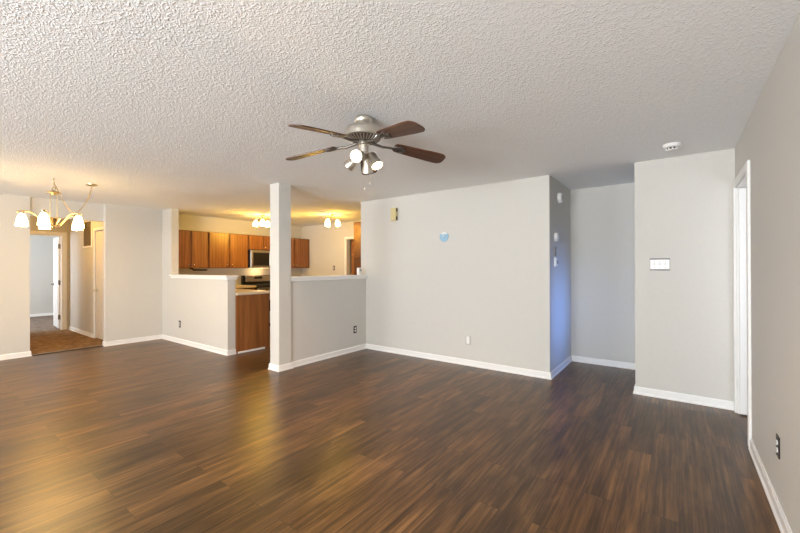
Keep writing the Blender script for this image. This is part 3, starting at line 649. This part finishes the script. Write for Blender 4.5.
vr = Vector((CX, CY, 0)).normalized(); side = Vector((-vr.y, vr.x, 0)) * -1     # side: to the viewer's right
SH = []
for k in range(5):
    a = PI + k * 2 * PI / 5; d = side * math.cos(a) + vr * math.sin(a); Ra = 0.276
    def q(r, z): return d * r + Vector((0, 0, z - H))
    arm = obj('arm', tube(new(), curve_pts([q(0.015, 1.865), q(0.05, 1.858), q(0.10, 1.905), q(0.165, 1.985), q(0.225, 2.015), q(0.270, 2.012), q(0.322, 2.000)], 7), 0.0085, 10), M['brass'], t, True)
    obj('candle_socket', lathe(new(), [(0.010, 2.016 - H), (0.012, 2.006 - H), (0.026, 1.998 - H), (0.026, 1.985 - H), (0.0, 1.985 - H)], d * Ra, (0, 0, 1), 20), M['brass'], arm, True)
    prof = [(0.016, 1.982), (0.025, 1.976), (0.037, 1.952), (0.046, 1.916), (0.052, 1.878), (0.055, 1.836), (0.052, 1.836), (0.049, 1.878), (0.043, 1.914), (0.034, 1.948), (0.016, 1.972)]
    obj('glass_shade', lathe(new(), [(r, z - H) for r, z in prof], d * Ra, (0, 0, 1), 28, False), M['glow'], arm, True)
    pl = bpy.data.lights.new('chandelier_bulb', 'POINT'); pl.energy = 7; pl.color = (1.0, 0.64, 0.22); pl.shadow_soft_size = 0.04
    po = bpy.data.objects.new('chandelier_bulb', pl); C.objects.link(po); po.location = Vector((CX, CY, 0)) + d * Ra + Vector((0, 0, 1.835))

# ------------------------------------------------------------------ kitchen ceiling lights
def klight(loc, label, phase):
    t = thing('ceiling_light', label, 'ceiling light', loc, 'three-shade kitchen ceiling lights')
    obj('canopy', lathe(new(), [(0.065, 0), (0.063, -0.014), (0.030, -0.026), (0.014, -0.034), (0.012, -0.070), (0.0, -0.078)], n=28), M['brass'], t, True)
    for k in range(3):
        a = phase + k * 2 * PI / 3; d = Vector((math.cos(a), math.sin(a), 0)); z = Vector((0, 0, 1))
        arm = obj('arm', tube(new(), curve_pts([z * -0.055, d * 0.05 + z * -0.062, d * 0.105 + z * -0.062, d * 0.125 + z * -0.100], 6), 0.007, 8), M['brass'], t, True)
        ax = (d * 0.18 - z).normalized()
        obj('glass_shade', lathe(new(), [(0.016, 0.0), (0.028, 0.008), (0.044, 0.038), (0.053, 0.080), (0.052, 0.115), (0.048, 0.135), (0.044, 0.132), (0.048, 0.115), (0.049, 0.080), (0.040, 0.040), (0.016, 0.008)], d * 0.125 + z * -0.106, ax, 24, False), M['kglow'], arm, True)
    pl = bpy.data.lights.new('kitchen_bulb', 'POINT'); pl.energy = 27; pl.color = (1.0, 0.57, 0.06); pl.shadow_soft_size = 0.08
    po = bpy.data.objects.new('kitchen_bulb', pl); C.objects.link(po); po.location = Vector(loc) + Vector((0, 0, -0.31))
klight((-6.948, 4.554, H), 'lit kitchen ceiling light with frosted shades, seen left of the white post', 3.68)
klight((-5.761, 5.378, H), 'lit kitchen ceiling light with frosted shades, seen above the pass-through', 0.82)

# ------------------------------------------------------------------ hall ceiling light, just behind the header
t = thing('hall_light', 'flush warm hall ceiling light behind the header over the carpeted hall', 'ceiling light', (-9.0, 1.57, H))
obj('base_plate', lathe(new(), [(0.14, 0), (0.14, -0.018), (0.0, -0.018)], n=32), M['brass'], t, True)
obj('glass_dome', lathe(new(), [(0.125, -0.018), (0.120, -0.045), (0.095, -0.075), (0.05, -0.092), (0, -0.096)], n=32), M['kglow'], t, True)
pl = bpy.data.lights.new('hall_bulb', 'POINT'); pl.energy = 20; pl.color = (1.0, 0.50, 0.07); pl.shadow_soft_size = 0.09
po = bpy.data.objects.new('hall_bulb', pl); C.objects.link(po); po.location = (-9.0, 1.57, H - 0.21)
